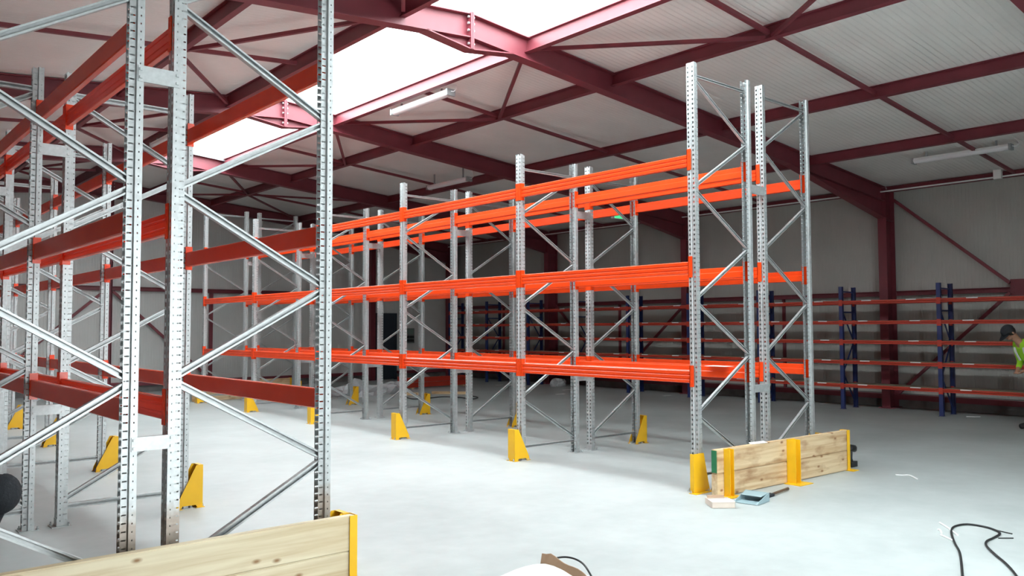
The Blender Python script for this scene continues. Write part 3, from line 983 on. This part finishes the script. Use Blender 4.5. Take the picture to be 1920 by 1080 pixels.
# open carton at the bottom of the view: arching flap painted white for its overexposure, torn brown edge
c0 = Vector((3.20, 3.41, 0))
ct = tag(empty('open_carton', c0, (0, 0, math.radians(-39))), 'open carton with overexposed white bulging flap and torn brown cardboard edge', 'carton')
H = .235
walls = MB()
for (xa, xb, ya, yb) in ((-.30, .30, -.30, -.294), (-.30, .30, .294, .30), (-.30, -.294, -.30, .30), (.294, .30, -.30, .30)):
    walls.box(xa, xb, ya, yb, 0, H)
walls.box(-.30, .30, -.30, .30, 0, .006)
build('carton_body', walls, 'card', ct)
n = 10
vs_, fs_ = [], []
for i in range(n + 1):
    for j in range(n + 1):
        u_, v_ = i / n, j / n
        x = -.29 + .58 * u_
        y = -.29 + .58 * v_
        zt = H + .002 + .085 * math.sin(math.pi * u_) * (0.25 + .75 * v_)
        vs_.append((x, y, zt))
for i in range(n):
    for j in range(n):
        a = i * (n + 1) + j
        fs_.append((a, a + n + 1, a + n + 2, a + 1))
build('top_flap', MB().add(vs_, fs_), 'card_overexposed', ct, smooth=True)
vs_, fs_ = [], []
m_ = 14
for i in range(m_ + 1):
    u_ = i / m_
    x = -.02 + .34 * u_
    y = .30 - .26 * u_ + .02 * math.sin(6 * u_)
    zb = H + .085 * math.sin(math.pi * min(1, max(0, (x + .29) / .58))) * (0.25 + .75 * min(1, (y + .29) / .58)) + .002
    hh = .052 * (1 - .45 * u_) + .010 * math.sin(13 * u_) * (u_ > .1)
    vs_ += [(x, y, zb - .01), (x + .012, y + .018, zb + hh), (x + .016, y + .022, zb + hh), (x + .006, y + .006, zb - .01)]
for i in range(m_):
    a = 4 * i
    for k in range(4):
        fs_.append((a + k, a + (k + 1) % 4, a + 4 + (k + 1) % 4, a + 4 + k))
fs_ += [(3, 2, 1, 0), (4 * m_, 4 * m_ + 1, 4 * m_ + 2, 4 * m_ + 3)]
build('torn_flap', MB().add(vs_, fs_), 'card', ct)
tag(build('strap_loop', MB().tube(smooth_pts([on_floor(1030, 1049, .30), on_floor(1055, 1044.5, .31), on_floor(1075, 1047, .31), on_floor(1092, 1056, .30), on_floor(1104, 1072, .28), on_floor(1112, 1090, .22), on_floor(1118, 1120, .05), on_floor(1120, 1140, .006)]), .006, 8), 'black', smooth=True),
    'black cable arching out of the open carton', 'cable')

# black barrow-like tool parked behind the barrier's far post
p = Vector((9.87, 5.03, 0))
jt = tag(empty('floor_drill', p), 'black power tool standing on the floor behind the barrier end post', 'power tool')
build('grip', MB().tube([(-.10, .02, .215), (-.02, 0, .225), (.045, 0, .215), (.07, 0, .19)], [.035, .045, .045, .03], 10), 'black', jt, smooth=True)
build('shaft', MB().tube([(-.04, 0, .20), (-.035, 0, .10), (-.03, 0, .06)], [.03, .022, .03], 8), 'black', jt, smooth=True)
build('battery', MB().box(-.09, .05, -.045, .045, 0, .065), 'black', jt)

# loose orange beams stacked on the floor at the back
LIE = MB().prism([(-.025, 0), (-.02, -.0), (.025, 0), (.025, .065), (.018, .065), (.018, .13), (-.025, .13)], 'y', -1.3, 1.3).mesh('beam', 'redbeam')
LCON = MB().box(-.03, .03, -.004, .004, -.02, .18).mesh('connector', 'redbeam')
STK = Vector((14.1, 19.75, 0)); SRZ = math.radians(-88)
lay = [('lowest layer of the floor stack, next to the pale batten', -.10, 0), ('lowest layer of the floor stack, middle', -.03, 0), ('lowest layer of the floor stack, at the back', .04, 0),
       ('upper layer of the floor stack, front', -.07, 1), ('upper layer of the floor stack, back', .0, 1)]
for lab, off, lv in lay:
    b = tag(empty('loose_beam', (STK.x + .0, STK.y + off * 1.0, .035 + lv * .145), (0, 0, SRZ + random.uniform(-.01, .01))), 'dull red loose rack beam, ' + lab, 'beam', 'loose beams stacked on the floor')
    put('beam', LIE, b)
    put('connector', LCON, b, (0, -1.3, 0))
    put('connector', LCON, b, (0, 1.3, 0))
for i, (px, L) in enumerate((((845, 739), 1.0), ((775, 741), .7))):
    p = on_floor(*px)
    pb = plank('timber_batten', None, -L / 2, L / 2, 0.0, .07, .09, 'wood2', (p.x, p.y, 0.0))
    pb.rotation_euler = (0, 0, math.radians(-50 + 8 * i))
    tag(pb, ['longer pale timber batten on the floor before the red beams', 'shorter pale timber batten at the end of the red beams'][i], 'timber')
for x in (13.2, 15.0):
    pb = plank('timber_bearer', None, -.2, .2, 0.0, .034, .06, 'wood2', (x, STK.y - .03, 0.0))
    pb.rotation_euler = (0, 0, math.pi / 2)
    tag(pb, 'small timber bearer under the loose red beams, ' + ('nearer the plastic wrap' if x < 14 else 'nearer the blue shelving'), 'timber', 'bearers under the loose beams')
cable('power_cable', 'thin black cable loop on the floor before the loose red beams', [(762, 745), (775, 748), (800, 747), (830, 744), (860, 745), (885, 748), (896, 745), (880, 742)], .012)


def heap(name, label, cat, loc, sx, sy, sz, material, seed, nsub=3):
    rnd = random.Random(seed)
    bm_ = bmesh.new()
    bmesh.ops.create_icosphere(bm_, subdivisions=nsub, radius=1)
    ph = [rnd.uniform(0, 6.28) for _ in range(6)]
    for v in bm_.verts:
        x, y, z_ = v.co
        k = 1 + .22 * math.sin(5 * x + ph[0]) * math.cos(4 * y + ph[1]) + .18 * math.sin(9 * y + ph[2] + 4 * z_) + rnd.uniform(-.13, .13)
        v.co = Vector((x * sx * k, y * sy * k, max(0, z_ * k) * sz))
    me = bpy.data.meshes.new(name)
    bm_.to_mesh(me); bm_.free()
    me.materials.append(M[material])
    return tag(put(name, me, None, loc), label, cat)


p = on_floor(664, 742); heap('plastic_wrap_heap', 'heap of crumpled clear plastic wrap on the floor behind a guard', 'plastic wrap', (p.x, p.y, 0), .55, .45, .34, 'wrap', 1)
p = on_floor(735, 737); heap('plastic_wrap_heap', 'lower heap of crumpled plastic wrap beside the loose red beams', 'plastic wrap', (p.x, p.y, 0), .50, .40, .28, 'wrap', 2)
p = on_floor(1046, 724); heap('crumpled_wrap', 'crumpled white plastic wrap on the floor before the shelving', 'plastic wrap', (p.x, p.y, 0), .26, .20, .22, 'wrap', 3, 3)
p = on_floor(808, 722); heap('crumpled_wrap', 'scrap of crumpled clear plastic wrap behind the loose red beams', 'plastic wrap', (p.x, p.y + .4, 0), .35, .22, .30, 'wrap', 4, 3)


# ================================================================== people
def skin_obj(name, nodes, edges, material, parent, sub=2, root=0):
    me = bpy.data.meshes.new(name)
    me.from_pydata([n[0] for n in nodes], edges, [])
    o = put(name, me, parent)
    me.materials.append(M[material])
    o.modifiers.new('skin', 'SKIN')
    sm = o.modifiers.new('subsurf', 'SUBSURF'); sm.levels = sub; sm.render_levels = sub
    sv = me.skin_vertices[0].data
    for i, n in enumerate(nodes):
        r = n[1]
        sv[i].radius = r if isinstance(r, tuple) else (r, r)
        sv[i].use_root = (i == root)
    o.modifiers['skin'].use_smooth_shade = True
    # bake to a plain mesh
    dg = bpy.context.evaluated_depsgraph_get()
    ev = o.evaluated_get(dg)
    nm = bpy.data.meshes.new_from_object(ev)
    o.modifiers.clear()
    o.data = nm
    for p_ in nm.polygons:
        p_.use_smooth = True
    return o


def ellipsoid(mb, c, rx, ry, rz, n=14, m=10, R=None):
    o = len(mb.v)
    for i in range(m + 1):
        th = math.pi * i / m
        for k in range(n):
            a = 2 * math.pi * k / n
            p_ = Vector((rx * math.sin(th) * math.cos(a), ry * math.sin(th) * math.sin(a), rz * math.cos(th)))
            if R: p_ = R @ p_
            mb.v.append(tuple(Vector(c) + p_))
    for i in range(m):
        for k in range(n):
            k2 = (k + 1) % n
            mb.f.append((o + i * n + k, o + (i + 1) * n + k, o + (i + 1) * n + k2, o + i * n + k2))
    return mb


def person(label, loc, rz, J, cap_mat, top_mat, leg_mat, vest=None):
    """J: joints in a local frame, x = direction faced, y = to the figure's left, z up"""
    t = tag(empty('person', loc, (0, 0, rz)), label, 'person')
    V = lambda k: Vector(J[k])
    nodes, idx = [], {}
    def nd(k, p_, r):
        idx[k] = len(nodes); nodes.append((tuple(p_), r))
    nd('pelvis', V('pelvis'), (.135, .115))
    nd('waist', V('pelvis').lerp(V('chest'), .45), (.125, .105))
    nd('chest', V('chest'), (.150, .115))
    nd('neck', V('neck'), (.055, .055))
    nd('head0', V('neck').lerp(V('head'), .55), (.068, .075))
    nd('head1', V('head'), (.080, .098))
    nd('head2', V('head') + (V('head') - V('neck')).normalized() * .085, (.062, .075))
    E_ = [('pelvis', 'waist'), ('waist', 'chest'), ('chest', 'neck'), ('neck', 'head0'), ('head0', 'head1'), ('head1', 'head2')]
    for s in 'lr':
        nd('hip' + s, V('hip' + s), .088)
        nd('knee' + s, V('knee' + s), .058)
        nd('calf' + s, V('knee' + s).lerp(V('ankle' + s), .35), .055)
        nd('ankle' + s, V('ankle' + s), .038)
        nd('toe' + s, V('toe' + s), (.040, .028))
        nd('sh' + s, V('sh' + s), .062)
        nd('elbow' + s, V('elbow' + s), .042)
        nd('wrist' + s, V('wrist' + s), .028)
        E_ += [('pelvis', 'hip' + s), ('hip' + s, 'knee' + s), ('knee' + s, 'calf' + s), ('calf' + s, 'ankle' + s), ('ankle' + s, 'toe' + s),
               ('chest', 'sh' + s), ('sh' + s, 'elbow' + s), ('elbow' + s, 'wrist' + s)]
        # hand: palm and five fingers
        w = V('wrist' + s); d = (w - V('elbow' + s)).normalized()
        side = d.cross(Vector((0, 0, 1)));
        side = side.normalized() if side.length > .1 else Vector((0, 1, 0))
        dn = d.cross(side).normalized()
        palm = w + d * .075
        nd('palm' + s, palm, (.034, .018)); E_.append(('wrist' + s, 'palm' + s))
        for q, (o_, l_) in enumerate(((-.030, .062), (-.010, .075), (.010, .078), (.028, .066))):
            f1 = palm + d * .03 + side * o_
            nd(f'f{q}a{s}', f1 + d * .02, .0095)
            nd(f'f{q}b{s}', f1 + d * l_ * .65 + dn * -.012, .0085)
            nd(f'f{q}c{s}', f1 + d * l_ * .95 + dn * -.034, .0075)
            E_ += [('palm' + s, f'f{q}a{s}'), (f'f{q}a{s}', f'f{q}b{s}'), (f'f{q}b{s}', f'f{q}c{s}')]
        nd('t1' + s, w + d * .045 + side * (-.045), .0105)
        nd('t2' + s, w + d * .085 + side * (-.062) - dn * .012, .009)
        E_ += [('palm' + s, 't1' + s), ('t1' + s, 't2' + s)]
    skin_obj('body', nodes, [(idx[a], idx[b]) for a, b in E_], 'skin', t)
    # face: nose, ears, eyes
    hd = V('head'); up = (hd - V('neck')).normalized(); fwd = V('face').normalized()
    fwd = (fwd - up * fwd.dot(up)).normalized(); lf = up.cross(fwd)
    R = Matrix((fwd, lf, up)).transposed()
    fm = MB()
    ellipsoid(fm, hd + fwd * .104 - up * .015, .020, .014, .024, R=R)
    for s in (-1, 1):
        ellipsoid(fm, hd + lf * s * .082 - up * .015 - fwd * .01, .018, .010, .032, R=R)
    ellipsoid(fm, hd + fwd * .055 - up * .065, .045, .050, .040, R=R)
    build('face', fm, 'skin', t, smooth=True)
    em = MB()
    for s in (-1, 1):
        ellipsoid(em, hd + fwd * .092 + lf * s * .032 + up * .012, .010, .013, .009, 10, 6, R)
    build('eyes', em, 'black', t, smooth=True)
    ellm = MB(); ellipsoid(ellm, hd + fwd * .094 - up * .062, .010, .024, .006, 10, 6, R); build('mouth', ellm, 'skin', t, smooth=True)
    hm = MB(); ellipsoid(hm, hd - fwd * .020 + up * .012, .096, .090, .100, 16, 12, R); build('hair', hm, 'hair', t, smooth=True)
    # cap: crown and curved visor
    cm = MB()
    o = 0
    n_, m2 = 20, 7
    cc = hd + up * .038 - fwd * .005
    for i in range(m2 + 1):
        th = .5 * math.pi * i / m2
        for k in range(n_):
            a = 2 * math.pi * k / n_
            p_ = Vector((.118 * math.cos(th) * math.cos(a), .103 * math.cos(th) * math.sin(a), .105 * math.sin(th)))
            cm.v.append(tuple(cc + R @ p_))
    for i in range(m2):
        for k in range(n_):
            k2 = (k + 1) % n_
            cm.f.append((i * n_ + k, i * n_ + k2, (i + 1) * n_ + k2, (i + 1) * n_ + k))
    cap = build('cap', cm, cap_mat, t, smooth=True)
    vm = MB(); q = 10
    for i in range(q + 1):
        a = -1.15 + 2.3 * i / q
        for (rr, dz_) in ((1.0, 0), (1.0 + .85 * math.cos(a) ** .5, -.018)):
            for hz_ in (0, .006):
                vm.v.append(tuple(cc + R @ Vector((.116 * rr * math.cos(a), .102 * (1 + .1 * (rr - 1)) * math.sin(a), .004 + dz_ - .012 * abs(math.sin(a)) * (rr - 1) + hz_))))
    for i in range(q):
        a = 4 * i
        for (k, k2) in ((0, 2), (2, 3), (3, 1), (1, 0)):
            vm.f.append((a + k, a + k2, a + 4 + k2, a + 4 + k))
    build('visor', vm, cap_mat, cap, smooth=True)
    # clothing over the body
    cn, ci = [], {}
    def cd(k, p_, r):
        ci[k] = len(cn); cn.append((tuple(p_), r))
    cd('pelvis', V('pelvis') - (V('chest') - V('pelvis')) * .16, (.158, .138)); cd('waist', V('pelvis').lerp(V('chest'), .45), (.152, .130)); cd('chest', V('chest'), (.172, .138)); cd('col', V('chest').lerp(V('neck'), .72), (.085, .078))
    ce = [('pelvis', 'waist'), ('waist', 'chest'), ('chest', 'col')]
    for s in 'lr':
        cd('sh' + s, V('sh' + s), .080); cd('el' + s, V('elbow' + s), .058); cd('wr' + s, V('elbow' + s).lerp(V('wrist' + s), .9), .043)
        ce += [('chest', 'sh' + s), ('sh' + s, 'el' + s), ('el' + s, 'wr' + s)]
    skin_obj('jacket', cn, [(ci[a], ci[b]) for a, b in ce], top_mat, t)
    ln, li = [], {}
    def ld(k, p_, r):
        li[k] = len(ln); ln.append((tuple(p_), r))
    ld('waist', V('pelvis').lerp(V('chest'), .22), (.140, .118)); ld('pelvis', V('pelvis') - (V('chest') - V('pelvis')) * .04, (.140, .120))
    le = [('waist', 'pelvis')]
    for s in 'lr':
        ld('hip' + s, V('hip' + s), .105); ld('knee' + s, V('knee' + s), .078); ld('calf' + s, V('knee' + s).lerp(V('ankle' + s), .5), .072); ld('an' + s, V('ankle' + s).lerp(V('knee' + s), .02), .060)
        le += [('pelvis', 'hip' + s), ('hip' + s, 'knee' + s), ('knee' + s, 'calf' + s), ('calf' + s, 'an' + s)]
    skin_obj('trousers', ln, [(li[a], li[b]) for a, b in le], leg_mat, t)
    for s in 'lr':
        skin_obj('boot', [(tuple(V('ankle' + s) + Vector((0, 0, .03))), .052), (tuple(V('ankle' + s)), .054), (tuple(V('ankle' + s).lerp(V('toe' + s), .5)), (.050, .042)), (tuple(V('toe' + s)), (.048, .034))],
                 [(0, 1), (1, 2), (2, 3)], 'black', t)
    if vest:
        a, b, c = V('pelvis').lerp(V('chest'), .12), V('pelvis').lerp(V('chest'), .5), V('chest')
        vst = skin_obj('vest', [(tuple(a), (.172, .150)), (tuple(b), (.170, .146)), (tuple(c), (.190, .153)), (tuple(V('chest').lerp(V('neck'), .62)), (.11, .095)),
                                (tuple(V('shl').lerp(V('chest'), .12)), .094), (tuple(V('shr').lerp(V('chest'), .12)), .094),
                                (tuple(V('shl').lerp(V('elbowl'), .34)), .083), (tuple(V('shr').lerp(V('elbowr'), .34)), .083)],
                       [(0, 1), (1, 2), (2, 3), (2, 4), (2, 5), (4, 6), (5, 7)], vest, t)
        for f_, w_ in ((.20, 1.0), (.46, 1.0)):
            pa, pb_ = V('pelvis').lerp(V('chest'), f_ - .045), V('pelvis').lerp(V('chest'), f_ + .045)
            ax = (pb_ - pa).normalized(); lx = Vector((0, 1, 0)); fx = lx.cross(ax)
            mb_ = MB(); n3 = 24
            for pp_ in (pa, pb_):
                for k in range(n3):
                    an = 2 * math.pi * k / n3
                    mb_.v.append(tuple(pp_ + lx * .168 * math.cos(an) + fx * .150 * math.sin(an)))
            mb_.f = [(k, (k + 1) % n3, n3 + (k + 1) % n3, n3 + k) for k in range(n3)]
            build('reflective_band', mb_, 'reflect', vst, smooth=True)
        for s in 'lr':
            ax = (V('chest') - V('pelvis')).normalized(); fx = Vector((0, 1, 0)).cross(ax)
            q0 = V('sh' + s).lerp(V('chest'), .40)
            pts = [q0 + fx * .145 - ax * .20, q0 + fx * .125 - ax * .02, q0 + fx * .05 + ax * .085, q0 - fx * .05 + ax * .085, q0 - fx * .125 - ax * .02, q0 - fx * .145 - ax * .20]
            mb_ = MB()
            sp = smooth_pts(pts, 5)
            for i in range(len(sp) - 1):
                mb_.bar(sp[i], sp[i + 1], (0, 1, 0), .05, .012)
            build('shoulder_band', mb_, 'reflect', vst)
    return t


# man in a hi-vis vest leaning over by the shelving; he faces along the wall towards the far gable
FACE = math.atan2(math.sin(YAW), -math.cos(YAW))            # direction of image-left on the floor
pf = on_floor(1909, 802)
J = dict(pelvis=(-.42, 0, .98), chest=(-.20, 0, 1.34), neck=(-.02, 0, 1.50), head=(.10, 0, 1.605), face=(.8, 0, -.6),
         hipl=(-.41, .10, .92), hipr=(-.41, -.10, .92), kneel=(-.22, .12, .50), kneer=(-.30, -.12, .50), anklel=(-.12, .13, .075), ankler=(-.38, -.13, .075), toel=(.07, .15, .035), toer=(-.20, -.16, .035),
         shl=(-.14, .20, 1.40), shr=(-.14, -.20, 1.40), elbowl=(-.24, .26, 1.10), elbowr=(-.24, -.26, 1.10), wristl=(-.10, .12, .98), wristr=(-.10, -.12, .98))
person('person in yellow-green hi-vis vest, dark cap and trousers, leaning forward by the shelving', (pf.x, pf.y, 0), FACE, J, 'dark', 'hivis', 'navy', 'hivis')

# worker crouching inside the near rack, only the dark cap and part of the face in view
d = ray(-16, 911)
ph = Vector((0, 0, CAMH)) + d * (5.62 / d.y)
hz = ph.z
J = dict(pelvis=(-.50, 0, hz - .29), chest=(-.25, 0, hz - .10), neck=(-.09, 0, hz - .03), head=(.02, 0, hz - .045), face=(.35, 0, -1),
         hipl=(-.49, .10, hz - .31), hipr=(-.49, -.10, hz - .31), kneel=(-.30, .15, .34), kneer=(-.34, -.16, .10), anklel=(-.42, .15, .075), ankler=(-.72, -.16, .075), toel=(-.24, .17, .035), toer=(-.82, -.16, .035),
         shl=(-.20, .19, hz - .10), shr=(-.20, -.19, hz - .10), elbowl=(-.26, .22, hz - .34), elbowr=(-.26, -.22, hz - .34), wristl=(-.24, .13, .16), wristr=(-.24, -.13, .16))
person('person in dark clothes and dark cap crouching in the near rack, head bowed', (ph.x, ph.y, 0), math.radians(-44), J, 'dark', 'dark', 'navy')
